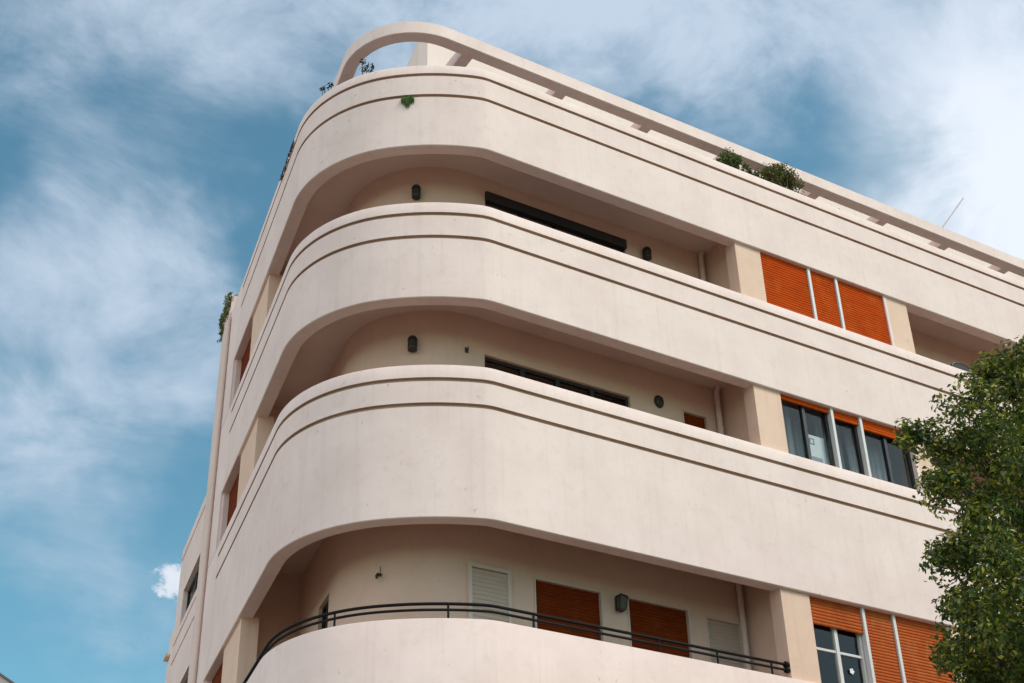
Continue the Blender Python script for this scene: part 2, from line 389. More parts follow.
def window_band(t, b, kinds, BW=-.082, SHUT=SHUT):
    for (a0, a1), kd in zip(MX, kinds):
        w = emptypart('window', BLD); z0, z1 = t+.004, b+.06
        if kd[0] == 'closed':
            m = MB(); slats(m, FR, a0, a1, BW, z0, z1); m.build('shutter', SHUT, w, smooth=50)
            if kd[1:]: 
                pass
        else:
            up = kd[1]; m = MB(); slats(m, FR, a0, a1, BW, b-up, z1); m.build('shutter', SHUT, w, smooth=50)
            fm = WHITE if kd[0] == 'white' else BLACK; b0, b1 = BW-.13, BW-.06; m = MB(); wd = .05
            frame_rect(m, FR, a0, a1, z0, z1-.02, b0, b1, wd)
            n = kd[2]; cw = (a1-a0-2*wd)/n
            for i in range(1, n):
                x = a0+wd+cw*i; FR.box(m, x-.035, x+.035, b0-.003, b1+.004, z0+wd, z1-wd)
            if kd[0] == 'white': FR.box(m, a0+wd, a1-wd, b0+.02, b1-.012, t+.66, t+.70)
            m.build('frame', fm, w)
            for i in range(n):
                pane(FR, a0+wd+cw*i+(.02 if i else 0), a0+wd+cw*(i+1)-.02, z0+wd*.8, z1-wd, (b0+b1)/2-.01*(i % 2), w)
    # white uprights between the bays, jamb and threshold
    for x in (10.165, 10.875):
        m = MB(); FR.box(m, x-.030, x+.030, BW-.14, BW+.035, t+.004, b+.06); m.build('window_upright', WHITE, BLD)
    m = MB(); FR.box(m, XW-.073, XW-.002, BW-.14, BW+.03, t+.004, b+.05); m.build('window_jamb', FACADE, BLD)
    m = MB(); FR.box(m, XP1+.002, XW-.002, BW-.15, -.254, t-.07, t+.001); FR.box(m, XP1+.01, XW-.01, BW+.0, -.03, t-.02, t+.004); m.build('window_sill', PIPE, BLD)
window_band(T3, B4, [('closed',)]*3)
window_band(T2, B3, [('dark', .10, 2), ('dark', .17, 1), ('dark', .22, 2)])
window_band(T1, B2, [('white', .47, 2), ('closed',), ('closed',)], -.115, SHUT2)
# curtains hanging inside the half-open windows
def curtain(a0, a1, z0, z1, y, parent, mat=CURT):
    m = MB(); n = int((a1-a0)/.03); xs = [a0+(a1-a0)*i/n for i in range(n+1)]
    vs = []
    for x in xs:
        w = .025*math.sin(x*42)+.012*math.sin(x*97+1); vs += [(x, y+w, z0), (x, y+w, z1)]
    m.add(vs, [(2*i, 2*i+2, 2*i+3, 2*i+1) for i in range(n)]); return m.build('curtain', mat, parent)
curtain(9.0, 9.55, T2-.2, B3+.1, .55, BLD); curtain(9.6, 10.1, T2-.2, B3+.1, .85, BLD); curtain(10.25, 10.85, T2-.2, B3+.1, .62, BLD); curtain(10.95, 11.95, T2-.2, B3+.1, .55, BLD)

# loggia window: dark sliding window in a hole
def sliding(fr, h, b, n, parts=True, mat=BLACK, wd=.06):
    w = emptypart('window', BLD); m = MB(); a0, a1, z0, z1 = h; b0, b1 = b-.12, b-.06
    frame_rect(m, fr, a0, a1, z0, z1, b0, b1, wd); cw = (a1-a0-2*wd)/n
    for i in range(1, n): fr.box(m, a0+wd+cw*i-.04, a0+wd+cw*i+.04, b0-.003, b1+.005, z0+wd, z1-wd)
    m.build('frame', mat, w)
    for i in range(n): pane(fr, a0+wd+cw*i+(.03 if i else -.01), a0+wd+cw*(i+1)-.03+(.04 if i == n-1 else 0), z0+wd-.01, z1-wd+.01, b-.09-.012*(i % 2), w)
    return w
w = sliding(FR, h4[0], -D, 4)
m = MB(); FR.box(m, 3.463, 6.527, -D-.055, -D+.055, 15.885+Z-.20, 15.885+Z-.003); m.build('shutter_box', BLACK, w)
sliding(FR, h3[0], -D, 4)
def shuttered(fr, h, b, mat, white=True, pitch=.056):
    w = emptypart('window', BLD); m = MB(); slats(m, fr, h[0]+.03, h[1]-.03, b-.05, h[2], h[3]-.01, pitch); m.build('shutter', mat, w, smooth=50)
    m = MB()
    for a0, a1 in ((h[0]+.001, h[0]+.03), (h[1]-.03, h[1]-.001)): fr.box(m, a0, a1, b-.09, b+.012, h[2], h[3]-.002)
    fr.box(m, h[0]+.03, h[1]-.03, b-.09, b+.006, h[3]-.03, h[3]-.002)
    m.build('frame', CREAM, w)
    return w
shuttered(FR, h3[1], -D, SHUTD, False)
shuttered(FR, h2[1], -D, SHUTD); shuttered(FR, h2[2], -D, SHUTD)
w = shuttered(FR, h2[3], -D, SHUTW, True, .07)
# white shutter on the start of the curve
hw = emptypart('window', BLD); cf = Fr((3.37, D-.0, 0), (1,0,0), (0,-1,0)); m = MB(); slats(m, cf, -.26, .36, .03, F1+.02, 8.55+Z, .07); m.build('shutter', SHUTW, hw, smooth=50)
m = MB(); frame_rect(m, cf, -.33, .42, F1+.0, 8.62+Z, -.02, .045, .06); m.build('frame', CREAM, hw)
sliding(FL, (-4.22, -3.53, F1+.9, 8.67+Z), -D, 2, True, BLACK, .05)
# trim round the white door at the left end of the lowest balcony
lw = emptypart('window', BLD); ef = Fr(lp(SEND, D), NL*-1, LD*-1)
m = MB(); slats(m, ef, .12, .62, .02, F1+.02, 8.25+Z, .07); m.build('shutter', SHUTW, lw, smooth=50)
m = MB(); frame_rect(m, ef, .05, .69, F1, 8.32+Z, 0, .035, .06); m.build('frame', CREAM, lw)

# left facade windows
for (t, b, kd) in ((T3, B4, 's'), (T2, B3, 's'), (T1, B2, 'w')):
    h = (-SW+.0, -SP1, t+.003, b+.05)
    w = emptypart('window', BLD); m = MB()
    if kd == 's':
        slats(m, FL, h[0]+.05, h[1], -.16, h[2], h[3]); m.build('shutter', SHUTD, w, smooth=50)
    else:
        frame_rect(m, FL, h[0]+.03, h[1], h[2], h[3], -.25, -.19, .06); FL.box(m, (h[0]+h[1])/2-.04, (h[0]+h[1])/2+.04, -.255, -.185, h[2]+.06, h[3]-.06); m.build('frame', WHITE, w)
        pane(FL, h[0]+.08, h[1]-.05, h[2]+.05, h[3]-.05, -.22, w)
        m = MB(); slats(m, FL, h[0]+.05, h[1], -.15, b-.35, h[3]); m.build('shutter', SHUTD, w, smooth=50)
    m = MB(); FL.box(m, h[0]-.003, h[0]+.05, -.25, -.055, h[2], h[3]); m.build('window_jamb', FACADE, BLD)

# ---- railing on the lowest balcony
rail = emptypart('balcony_railing', BLD)
def railpath(d, z, s0, x1):
    return [Vector((p.x, p.y, z)) for p in path(s0, x1, d, 60)]
for z, r_ in ((7.545+Z, .023), (7.455+Z, .020)):
    m = MB(); m.tube(railpath(.10, z, SP0-.02, XP0-.03), r_, 10); m.build('rail', RAIL, rail, smooth=40)
def post(p):
    m = MB(); m.tube([(p.x, p.y, T1-.03), (p.x, p.y, 7.55+Z)], .017, 8); m.tube([(p.x,p.y,T1-.001),(p.x,p.y,T1+.012)], .045, 12); m.build('post', RAIL, rail, smooth=40)
for x in (4.70, 5.79, 6.90, 7.98): post(Vector((x, .10, 0)))
post(Vector((3.56, .10, 0)))
for s in (4.75, 3.65): post(lp(s, .10))
for fr_ in (.30, .66):
    q_ = path(ST+.05, XP0, .10); post(q_[int(len(q_)*fr_)])
for z in (7.545+Z, 7.455+Z):
    m = MB(); m.tube([(XP0-.075,.10,z),(XP0-.03,.10,z)], .05, 12); m.tube([(XP0-.03,.10,z),(XP0+.0,.10,z)], .035, 12); m.build('rail_end', RAIL, rail, smooth=40)

# ---- roof: pergola ring, cross beams, penthouse
perg = emptypart('roof_pergola', BLD)
ZR0, ZR1 = 18.80+Z, 19.09+Z
mb = MB(); c = .010
sweep(mb, [(.65+c,ZR0),(.65,ZR0+c),(.65,ZR1-c),(.65+c,ZR1),(.90-c,ZR1),(.90,ZR1-c),(.90,ZR0+c),(.90-c,ZR0)], 8.0, XR-.3, True, lambda s0, x1, d: path_r(s0, x1, d, .65, 1.42))
mb.build('ring_beam', FACADE, perg, smooth=35)
PY = 2.55
for x in (3.0, 5.10, 7.15, 9.27, 11.62, 13.60, 15.50, 17.45, 19.5, 21.5, 23.5):
    m = MB(); m.box(x-.115, x+.115, .89, PY+.02, ZR0+.008, ZR1-.03); m.build('cross_beam', FACADE, perg)
mb = MB()
q0 = Vector((2.88, PY, 0)); q1 = q0 + LD*3.0
P = [Vector((3.02, PY, 0)), Vector((XR-1.5, PY, 0)), Vector((XR-1.5, 8.5, 0)), Vector((q1.x, 8.5, 0)), q1, q0 + LD*.2]
n = len(P); z0, z1 = F4-.02, 20.80+Z
mb.add([(p.x,p.y,z0) for p in P]+[(p.x,p.y,z1) for p in P], [tuple(reversed(range(n))), tuple(range(n,2*n))]+[(i,(i+1)%n,n+(i+1)%n,n+i) for i in range(n)])
pent = mb.build('penthouse', ROOFW, BLD)
m = MB(); m.tube([(14.05,PY-.05,F4),(14.05,PY-.05,20.4+Z)], .035, 8); m.build('downpipe', PIPE, BLD, smooth=40)

# ------------------------------------------------------------------ lower rear wing
WING = empty('apartment_wing', 'lower cream rear wing with grooved parapet and dark glass window beyond the left facade', 'building', lp(12.5,2))
WI = Matrix.Translation(-WING.location)
def wbuild(m, name, mat, parent=WING, smooth=None):
    m.v = [tuple(Vector(v) - WING.location) for v in m.v]; return m.build(name, mat, parent, smooth)
S0, S1, WTOP = 10.75, 14.2, 13.72+Z
def prof(b, t, gs): return [(0,b)] + sum([[(0,g-.035),(.05,g-.035),(.05,g+.035),(0,g+.035)] for g in sorted(gs)], []) + [(0,t),(.25,t),(.25,b)]
mb = MB()
segsweep(mb, prof(12.36+Z, WTOP, (13.45+Z,)), S1, S0)
segsweep(mb, prof(9.9+Z, 11.55+Z, (11.36+Z, 10.92+Z)), S1, S0)
FL.box(mb, -S1, -13.25, -.25, 0, 11.55+Z, 12.36+Z); FL.box(mb, -10.9, -S0, -.25, 0, 11.55+Z, 12.36+Z)
segsweep(mb, prof(0, 8.2+Z, ()), S1, S0)
FL.box(mb, -S1, -12.9, -.25, 0, 8.2+Z, 9.9+Z); FL.box(mb, -10.9, -S0, -.25, 0, 8.2+Z, 9.9+Z)
FL.box(mb, -S1, -S0, -6, -.26, 12.9+Z, 13.1+Z); FL.box(mb, -S1-.0, -S1+.2, -6, -.26, 0, 13.0+Z); FL.box(mb, -S1+.25, -S0, -2.5, -2.4, 0, 12.9+Z)
wbuild(mb, 'wall', FACADE)
for a0, a1, z0, z1 in ((-13.25,-10.9,11.55+Z,12.36+Z), (-12.9,-10.9,8.2+Z,9.9+Z)):
    w = emptypart('window', WING); m = MB(); frame_rect(m, FL, a0, a1, z0, z1, -.16, -.10, .06); FL.box(m, (a0+a1)/2-.04, (a0+a1)/2+.04, -.165, -.095, z0+.06, z1-.06); wbuild(m, 'frame', BLACK, w)
    m = MB(); FL.box(m, a0+.05, a1-.05, -.135, -.128, z0+.05, z1-.05); wbuild(m, 'pane', GLASS, w)
mb = MB(); FL.box(mb, -15.3, -S1-.01, -4, -.05, 0, 12.0+Z); wbuild(mb, 'stair_block', FACADE)
for z in (11.42+Z, 10.72+Z):
    m = MB(); FL.box(m, -15.32, -14.95, -.045, .05, z, z+.07); wbuild(m, 'ledge', PIER)

# ------------------------------------------------------------------ things fixed to or standing on the building
def wall_lamp(label, base, n, kind='dome', tilt=0., scale=1.):
    """dark wall lamp; base point on the wall, n outward"""
    o = empty('wall_lamp', label, 'wall lamp', base, 'lamps on the balcony walls')
    n = Vector(n).normalized(); up = Vector((0,0,1)); t = up.cross(n).normalized()
    M = Matrix(((t.x,n.x,0,0),(t.y,n.y,0,0),(0,0,1,0),(0,0,0,1))) @ Matrix.Rotation(tilt, 4, 'Y') @ Matrix.Scale(scale, 4)
    T = lambda x,y,z: M @ Vector((x,y,z))
    if kind == 'dome':
        m = MB(); m.lathe([(.0,.17),(.03,.168),(.065,.15),(.09,.115),(.098,.08),(.10,.07),(.085,.068),(.0,.068)], M @ Matrix.Translation((0,.10,0)), 18); m.build('cap', LAMPM, o, smooth=45)
        m = MB(); m.lathe([(.0,-.16),(.06,-.16),(.092,-.15),(.095,-.13),(.08,-.125),(0,-.125)], M @ Matrix.Translation((0,.10,0)), 18)
        for k in range(6):
            g = k*math.pi/3+.3; x, y = .088*math.cos(g), .10+.088*math.sin(g); m.tube([T(x,y,-.13), T(x,y,.075)], .010, 6)
        for zz in (-.06, .01): m.lathe([(.086,zz-.008),(.094,zz-.008),(.094,zz+.008),(.086,zz+.008)], M @ Matrix.Translation((0,.10,0)), 18)
        m.build('cage', LAMPM, o, smooth=45)
        m = MB(); m.lathe([(.0,-.12),(.062,-.118),(.066,0),(.062,.066),(0,.067)], M @ Matrix.Translation((0,.10,0)), 16); m.build('glass', LAMPG, o, smooth=45)
        m = MB(); m.box8([T(-.05,-.002,-.10),T(.05,-.002,-.10),T(.05,.02,-.10),T(-.05,.02,-.10),T(-.05,-.002,.11),T(.05,-.002,.11),T(.05,.02,.11),T(-.05,.02,.11)]); m.build('back_plate', LAMPM, o)
    elif kind == 'oval':
        Mo = M @ Matrix.Rotation(-math.pi/2, 4, 'X') @ Matrix.Diagonal((1,1.28,1,1))
        m = MB(); m.lathe([(0,-.002),(.115,-.002),(.118,.02),(.11,.04),(.085,.045),(.085,.03),(0,.03)], Mo, 24)
        for k in range(3):
            x = (k-1)*.045; m.tube([T(x,.042,-.12+abs(k-1)*.02), T(x,.085,-.07), T(x,.095,0), T(x,.085,.07), T(x,.042,.12-abs(k-1)*.02)], .008, 6)
        m.tube([T(-.1,.042,0),T(-.05,.09,0),T(.05,.09,0),T(.1,.042,0)], .008, 6); m.build('cage', LAMPM, o, smooth=45)
        m = MB(); m.lathe([(.084,.031),(.078,.055),(.05,.075),(0,.082)], Mo, 24); m.build('glass', LAMPG, o, smooth=50)
    else:   # box lantern
        m = MB(); w0, w1 = .085, .065
        def fr4(z, w, y0=.03, yc=.11): return [T(-w,yc-w,z),T(w,yc-w,z),T(w,yc+w,z),T(-w,yc+w,z)]
        m.box8(fr4(.13, .10)+fr4(.165, .07)); m.box8(fr4(-.15, w1)+fr4(-.125, w1+.005))
        for sx in (-1,1):
            for sy in (-1,1): m.tube([T(sx*w1,.11+sy*w1,-.13),T(sx*w0,.11+sy*w0,.135)], .011, 6)
        m.build('cage', LAMPM, o)
        m = MB(); m.box8(fr4(-.124, w1-.012)+fr4(.129, w0-.012)); m.build('glass', LAMPG, o)
        m = MB(); m.box8([T(-.045,-.002,-.08),T(.045,-.002,-.08),T(.045,.05,-.08),T(-.045,.05,-.08),T(-.045,-.002,.12),T(.045,-.002,.12),T(.045,.05,.12),T(-.045,.05,.12)]); m.build('back_plate', LAMPM, o)
    return o
def arcpt(x, y, z):     # the curved back wall nearest to (x,y): point and outward normal
    v = Vector((x-CC.x, y-CC.y, 0)).normalized(); p = CC + v*(RAD-D); return Vector((p.x, p.y, z)), v
p, n = arcpt(2.26, 1.43, 15.60+Z); wall_lamp('dark domed lantern on the curved top balcony wall', p, n, 'dome', 0, .85)
p, n = arcpt(2.24, 1.44, 12.44+Z); wall_lamp('dark domed lantern on the curved middle balcony wall', p, n, 'dome', 0, .85)
wall_lamp('dark domed lamp half hidden by the top parapet, right of the long dark window', (6.97, D, 15.70+Z), (0,-1,0), 'dome', 0, .85)
wall_lamp('oval caged bulkhead lamp on the middle balcony wall beside the small brown shutter', (6.99, D, 12.50+Z), (0,-1,0), 'oval', 0, .86)
wall_lamp('tilted box lantern between the two brown shutters of the lowest balcony', (5.80, D, 8.44+Z), (0,-1,0), 'box', R(8), .84)
p, n = arcpt(3.06, 1.11, 12.42+Z)
o = empty('wall_bracket', 'tiny dark triangular bracket on the middle balcony wall right of the lantern', 'bracket', p)
m = MB(); m.box(-.03,.03,-.012,.002,-.05,.05); m.box(-.012,.012,-.06,-.010,-.012,.012); m.tube([(0,-.055,.0),(0,-.06,.05)], .008, 6); m.build('plate', GREYP, o)
p, n = arcpt(1.92, 1.79, 8.46+Z)
o = empty('wall_hook', 'small dark hook with a wire on the curved wall of the lowest balcony', 'hook', p)
def hk(*a): return [Vector((n.x*r_, n.y*r_, z)) for r_, z in a]
m = MB(); m.tube(hk((0,.0),(.05,-.02),(.09,-.03)), .028, 8); m.tube(hk((.09,-.03),(.12,-.06),(.10,-.10)), .022, 8); m.build('hook', LAMPM, o, smooth=45)
m = MB(); m.tube(hk((.01,.0),(.012,.06),(.012,.13)), .005, 5); m.build('wire', LAMPM, o)

# paper in the dark window, chair on the right balcony
o = empty('paper_notice', 'white paper notice with a grey lower patch taped inside the dark window', 'notice', (9.86, .262, T2+.40))
m = MB(); m.box(-.20,.20,0,.004,-.36,.30); m.build('sheet', PAPER, o)
m = MB(); m.box(-.15,.10,-.003,-.0005,-.32,-.14); m.build('printed_patch', PAPERG, o)
m = MB(); frame_rect(m, Fr((-.10,0,.17),(1,0,0),(0,-1,0)), -.055,.055,-.06,.06,.001,.004,.016); m.build('printed_square', PAPERD, o)
m = MB(); m.lathe([(0,.003),(.030,.003),(.033,0),(0,0)], Matrix.Rotation(math.pi/2,4,'X'), 14)
for k in range(5):
    g = k*2*math.pi/5; m.lathe([(0,.006),(.018,.006),(.02,.0),(0,0)], Matrix.Translation((.034*math.cos(g),0,.034*math.sin(g))) @ Matrix.Rotation(math.pi/2,4,'X'), 8)
o = m.build('window_mark', PAPER); o.location = (9.80, .195, T1+.40); tag(o, 'small white flower-shaped sticker on the white casement window beside the orange shutters', 'mark')  # small white mark just in front of the pane

ch = empty('balcony_chair', 'grey high rounded-back chair showing above the parapet of the right top balcony', 'chair', (14.42, .62, F3)); ch.rotation_euler = (0, 0, math.pi)
m = MB(); K = 14; out = []
for i in range(K+1):
    g = math.pi*i/K; out.append((-.29*math.cos(g), 1.33+.14*math.sin(g)))
P = [(-.29,.45)] + out + [(.29,.45)]
vs = [(x, .22+.05*(z-.45), z) for x, z in P] + [(x, .25+.05*(z-.45), z) for x, z in P]; n = len(P)
m.add(vs, [tuple(range(n)), tuple(reversed(range(n, 2*n)))] + [(i, n+i, n+(i+1)%n, (i+1)%n) for i in range(n)]); m.build('backrest', GREYP, ch, smooth=40)
m = MB(); m.tube([(x, .235+.05*(z-.45), z) for x, z in P], .024, 8); m.build('back_frame', LAMPM, ch, smooth=40)
m = MB(); m.box(-.28,.28,-.25,.24,.42,.46); m.build('seat', GREYP, ch)
for sx in (-.25,.25):
    for sy in (-.22,.2): m = MB(); m.tube([(sx,sy,.42),(sx*1.05,sy*1.08,0)], .02, 8); m.build('leg', LAMPM, ch, smooth=40)

# thin pole leaning out above the ring beam
o = empty('antenna_pole', 'thin pale pole leaning outwards above the pergola beam', 'pole', (15.55, 1.5, ZR1-.035))
m = MB(); a = Vector((0,0,0)); m.tube([(0,0,0),(1.83,0,21.31+Z-ZR1+.035)], .016, 8); m.build('pole', plain('pale_pole', (.42,.36,.33), .6), o, smooth=40)

# ------------------------------------------------------------------ plants
def leaves(mb, centres, radii, per, size, flat=1., curl=.25):
    for c, r_ in zip(centres, radii):
        k = max(3, int(per))
        d = rng.normal(size=(k,3)); d /= np.linalg.norm(d, axis=1)[:,None]; rad = r_*rng.random(k)**.45
        P = np.array(c) + d*rad[:,None]*np.array([1,1,flat])
        for i in range(k):
            nrm = d[i]*.6 + rng.normal(size=3)*.55 + np.array([0,0,.55]); nrm /= np.linalg.norm(nrm)
            t = np.cross(nrm, rng.normal(size=3)); t /= np.linalg.norm(t); b_ = np.cross(nrm, t)
            L_ = size*(.7+.6*rng.random()); W_ = L_*(.42+.12*rng.random()); p = P[i]
            mid = p + nrm*L_*curl*.3
            mb.add([p - t*L_*.5, mid - b_*W_*.5, p + t*L_*.5 - nrm*L_*.1, mid + b_*W_*.5], [(0,1,2,3)])
def at(px, py, y):      # the point at depth y seen along a direction (used once to read sizes off the photograph)
    v = ray(px, py); t = (y-CAM.y)/v.y; return CAM + v*t

TREE_Y = -6.0
tr = empty('street_tree', 'dense dark green street tree in front of the right end of the facade', 'tree', (8.4, TREE_Y, 0))
lobes = [(1010,372,30,.1),(1024,360,30,-.2),(1012,402,52,.2),(975,425,40,-.3),(945,438,26,.4),(918,441,16,.1),(1003,470,56,-.5),(962,470,34,.3),(948,487,20,-.2),(1022,545,58,.3),(985,535,34,-.4),(962,556,20,.3),(940,557,11,.0),(1004,618,56,.2),(968,622,30,-.4),(958,648,22,.2),(970,675,26,0),(1020,690,62,.3),
         (1062,430,80,-.6),(1080,560,92,.4),(1062,668,84,-.3),(1105,370,66,.3),(1150,470,95,0),(1165,600,95,-.3),(1120,720,100,.3),(1200,520,90,.2),(1030,500,60,1.2),(1040,600,70,-1.3),(1040,430,60,1.2),(1010,760,70,0),(1110,500,95,1.6),(1110,620,95,-1.6),(1220,640,80,0)]
mb = MB(); lims = MB(); root = Vector((8.4, TREE_Y, 0))
limb_pts = []
for (x, y, r_, dy) in lobes:
    c = at(x, y, TREE_Y+dy); rr = max(.12, r_/78.0 - .06)
    limb_pts.append(c)
    nC = max(4, int(58*rr**2.1)+4)
    dd = rng.normal(size=(nC,3)); dd /= np.linalg.norm(dd, axis=1)[:,None]
    cs = np.array(c) + dd*(rr*(.35+.65*rng.random(nC)**.5))[:,None]
    cs -= np.array(root); leaves(mb, cs, .13+.15*rng.random(nC), 105, .076)
# loose sprays that break the outline
for (x, y) in ((905,441),(912,436),(925,430),(938,403),(950,392),(962,375),(985,360),(1005,348),(1018,344),(934,556),(942,551),(930,560),(950,545),(941,510),(945,497),(942,642),(946,662),(955,590),(966,585),(926,455),(955,520),(972,508),(945,622),(948,612),(1022,350),(995,356),(915,452)):
    c = np.array(at(x, y, TREE_Y+rng.uniform(-.3,.3))) - np.array(root); leaves(mb, [c], [.13], 17, .085)
mb.build('crown', LEAF, tr)
lims.tube([(0,0,-.05),(.02,.03,.8),(-.05,0,2.2),(.05,.1,3.6),(-.02,.05,5.0),(.1,0,6.6),(.15,.1,8.6)], [.27,.22,.19,.17,.14,.10,.04], 12); lims.build('trunk', BARK, tr, smooth=50)
m = MB()
for i, c in enumerate(limb_pts):
    e = c - root; zb = max(2.8, min(8.0, e.z - 1.4 - .35*Vector((e.x,e.y,0)).length)); s_ = Vector((.02, .05, zb)); md = s_.lerp(e, .5) + Vector((0,0,-.15)) + Vector(rng.normal(size=3)*.1)
    m.tube([s_, md, e], [.065,.04,.012], 6)
m.build('limb', BARK, tr, smooth=50)

def plant(name, label, cat, loc, blobs, mat, per=45, size=.07, stems=True, group=None, flat=1.):
    o = empty(name, label, cat, loc, group); m = MB()
    leaves(m, [b[:3] for b in blobs], [b[3] for b in blobs], per, size, flat); m.build('foliage', mat, o)
    if stems:
        m = MB()
        for b in blobs: m.tube([(b[0]*.3, b[1]*.3, 0), (b[0]*.8, b[1]*.8, b[2]*.6), (b[0],b[1],b[2])], [.014,.010,.005], 5)
        m.build('stem', BARK, o)
    return o
bl = []
def cloud(n, ax, ay, az, z, r0, r1):
    return [(rng.uniform(-ax,ax), rng.uniform(-ay,ay), z+rng.uniform(-az,az), rng.uniform(r0,r1)) for _ in range(n)]
base = T4-.28
plant('roof_bush', 'dark green low bush spilling over the roof parapet beside the bigger bush', 'bush', (8.72, .30, base+.12),
      cloud(12,.25,.12,.14,.62,.10,.17) + [(.45,-.05,.45,.09),(.58,-.08,.42,.09),(.72,-.1,.34,.08),(-.36,-.08,.42,.05),(.30,-.1,.5,.1)], LEAFB, 80, .066)
plant('roof_bush', 'larger rounded bush with brownish middle on the roof parapet under the pergola', 'bush', (10.22, .45, base),
      cloud(34,.42,.16,.28,.82,.13,.22) + [(-.52,-.05,.6,.12),(.05,0,1.28,.10),(-.15,0,1.2,.1),(.2,-.05,1.15,.1),(.45,-.05,.95,.12),(.52,-.1,.5,.1),(-.35,0,1.0,.12)], LEAFY, 95, .062)
plant('roof_shrub', 'small grey green shrub on the roof at the far right end of the pergola', 'shrub', (18.15, .42, base), cloud(12,.22,.10,.25,1.12,.08,.15), LEAFY, 30, .06)
p = at(327, 87, 0); s_ = 3.0
c = CC + Vector((math.cos(A0+.55), math.sin(A0+.55), 0))*(RAD-.4)
def onroof(px, py, z):  # roof point seen in that direction at height z
    v = ray(px, py); t = (z-CAM.z)/v.z; return CAM + v*t
q = onroof(329, 85, T4+.40); plant('roof_sprig', 'small dark leafy sprig above the parapet at the far left of the roof', 'plant', (q.x, q.y, base), [(0,0,.66,.06),(-.07,.02,.58,.06),(.05,0,.72,.05),(-.12,.02,.54,.05)], LEAFD, 16, .055)
q = onroof(367, 66, T4+.48); plant('roof_sprig', 'dark leafy sprig under the curved end of the pergola beam', 'plant', (q.x, q.y, base), [(0,0,.76,.08),(-.10,.0,.84,.07),(.08,0,.68,.08),(-.08,0,.64,.06),(.1,0,.80,.05)], LEAFD, 16, .06)

def tuft(name, label, cat, p, n, mat, cnt, ln, droop=1.):
    o = empty(name, label, cat, p); m = MB(); n = Vector(n).normalized(); t = Vector((0,0,1)).cross(n)
    for _ in range(cnt):
        s_ = rng.uniform(-1,1); st = t*(s_*.085 - .02) + n*.0; L_ = ln*(.45+.55*rng.random())*(1-.35*abs(s_)); o1 = n*rng.uniform(.03,.09) + t*rng.uniform(-.05,.05)
        a = st + o1*.5 + Vector((0,0,rng.uniform(-.01,.03))); b_ = st + o1 + Vector((0,0,-L_*.5)); c_ = st + o1*.8 + Vector((0,0,-L_)); w = t*.006
        m.add([st-w, st+w, a+w, a-w, b_+w*1.2, b_-w*1.2, c_], [(0,1,2,3),(3,2,4,5),(5,4,6)])
    m.build('foliage', mat, o); return o
v = Vector((2.13-CC.x, 1.54-CC.y, 0))
# the tuft grows out of the lower groove of the top band, right where the curve faces the street
def onarc(px, py, rad):
    d = ray(px, py); a = d.x**2+d.y**2; o_ = CAM-CC; b_ = 2*(o_.x*d.x+o_.y*d.y); c_ = o_.x**2+o_.y**2-rad**2
    t = (-b_-math.sqrt(b_*b_-4*a*c_))/(2*a); return CAM + d*t
g = onroof(409, 97.5, G4[1]); tuft('grass_tuft', 'bright green grass tuft growing from the groove of the top band', 'plant', (g.x, g.y, G4[1]-.02), (g.x-CC.x, g.y-CC.y, 0), GRASSM, 120, .34)
# dry growth along the upper left groove, ivy over the party wall
o = empty('dry_creeper', 'thin brown creeper lying in the grooves at the left edge of the top band', 'plant', lp(3.6, 0, G4[0]))
m = MB()
for i in range(90):
    s_ = rng.uniform(-.25,.9); q = lp(3.6+s_, -.012-rng.random()*.02, G4[0]+.03*rng.normal()+.05*(1-s_)) - Vector(o.location)
    e = lp(rng.uniform(-.14,.14), -rng.random()*.02, rng.uniform(-.08,.04)); m.tube([q, q+e], .006, 4)
m.build('foliage', DRYM, o)
o = empty('ivy', 'green ivy hanging over the top of the party wall at the rear left edge', 'ivy', lp(10.3, 0, 18.12+Z))
m = MB(); S = MB()
for k in range(7):
    s_ = (-.50,-.30,-.05,.15,.32,.42,.50)[k]; ln = (.35,.55,.3,.4,.6,.5,.7)[k]; pts = []
    for i in range(8):
        z = .08-ln*i/7; q = lp(s_+.05*math.sin(i*1.3+k), -.07-.03*math.sin(i+k), z); pts.append(q)
        leaves(m, [tuple(q)], [.075], 9, .075)
    S.tube(pts, .009, 5)
leaves(m, [tuple(lp(s_, .1, .08)) for s_ in (-.4,-.2,0,.2,.4)], [.1]*5, 14, .07)
m.build('foliage', IVYM, o); S.build('stem', BARK, o)

# ------------------------------------------------------------------ ground, street, far house
def sheet(name, x0,x1,y0,y1,z, mat, kind='structure'):
    m = MB(); m.add([(x0,y0,z),(x1,y0,z),(x1,y1,z),(x0,y1,z)], [(0,1,2,3)]); o = m.build(name, mat); tag(o, kind=kind); return o
GROUND = plain('dry_ground', (.17,.135,.10), .95, 0, .2, .4)
PAVE = plain('pale_paving', (.18,.145,.11), .9, 0, .15, 3)
ROAD = plain('asphalt', (.055,.055,.057), .9, 0, .25, 8)
tag(sheet('ground', -900,900,-900,900,-.13, GROUND), 'dry sandy ground around the street', 'ground')
m = MB(); m.box(-60,60,-8,.6,-.5,0); m.box(-60,60,-30,-15,-.5,-.002); tag(m.build('pavement', PAVE), 'pale paved sidewalks along the street', 'pavement', kind='structure')
tag(sheet('road', -300,300,-15,-8,-.12, ROAD), 'dark asphalt road in front of the building', 'road')
hc = CAM + Vector((ray(-2,690).x, ray(-2,690).y, 0)).normalized()*46
ho = empty('white_house', 'white gabled house far off at the lower left, only its roof corner in view', 'house', (hc.x, hc.y, 0))
ax = Vector((RT.x, RT.y, 0)).normalized(); ay = Vector((-ax.y, ax.x, 0))
zr = CAM.z + ray(-2,690).z/Vector((ray(-2,690).x, ray(-2,690).y,0)).length*46 + .80
hf = Fr((0,0,0), ax, -ay)
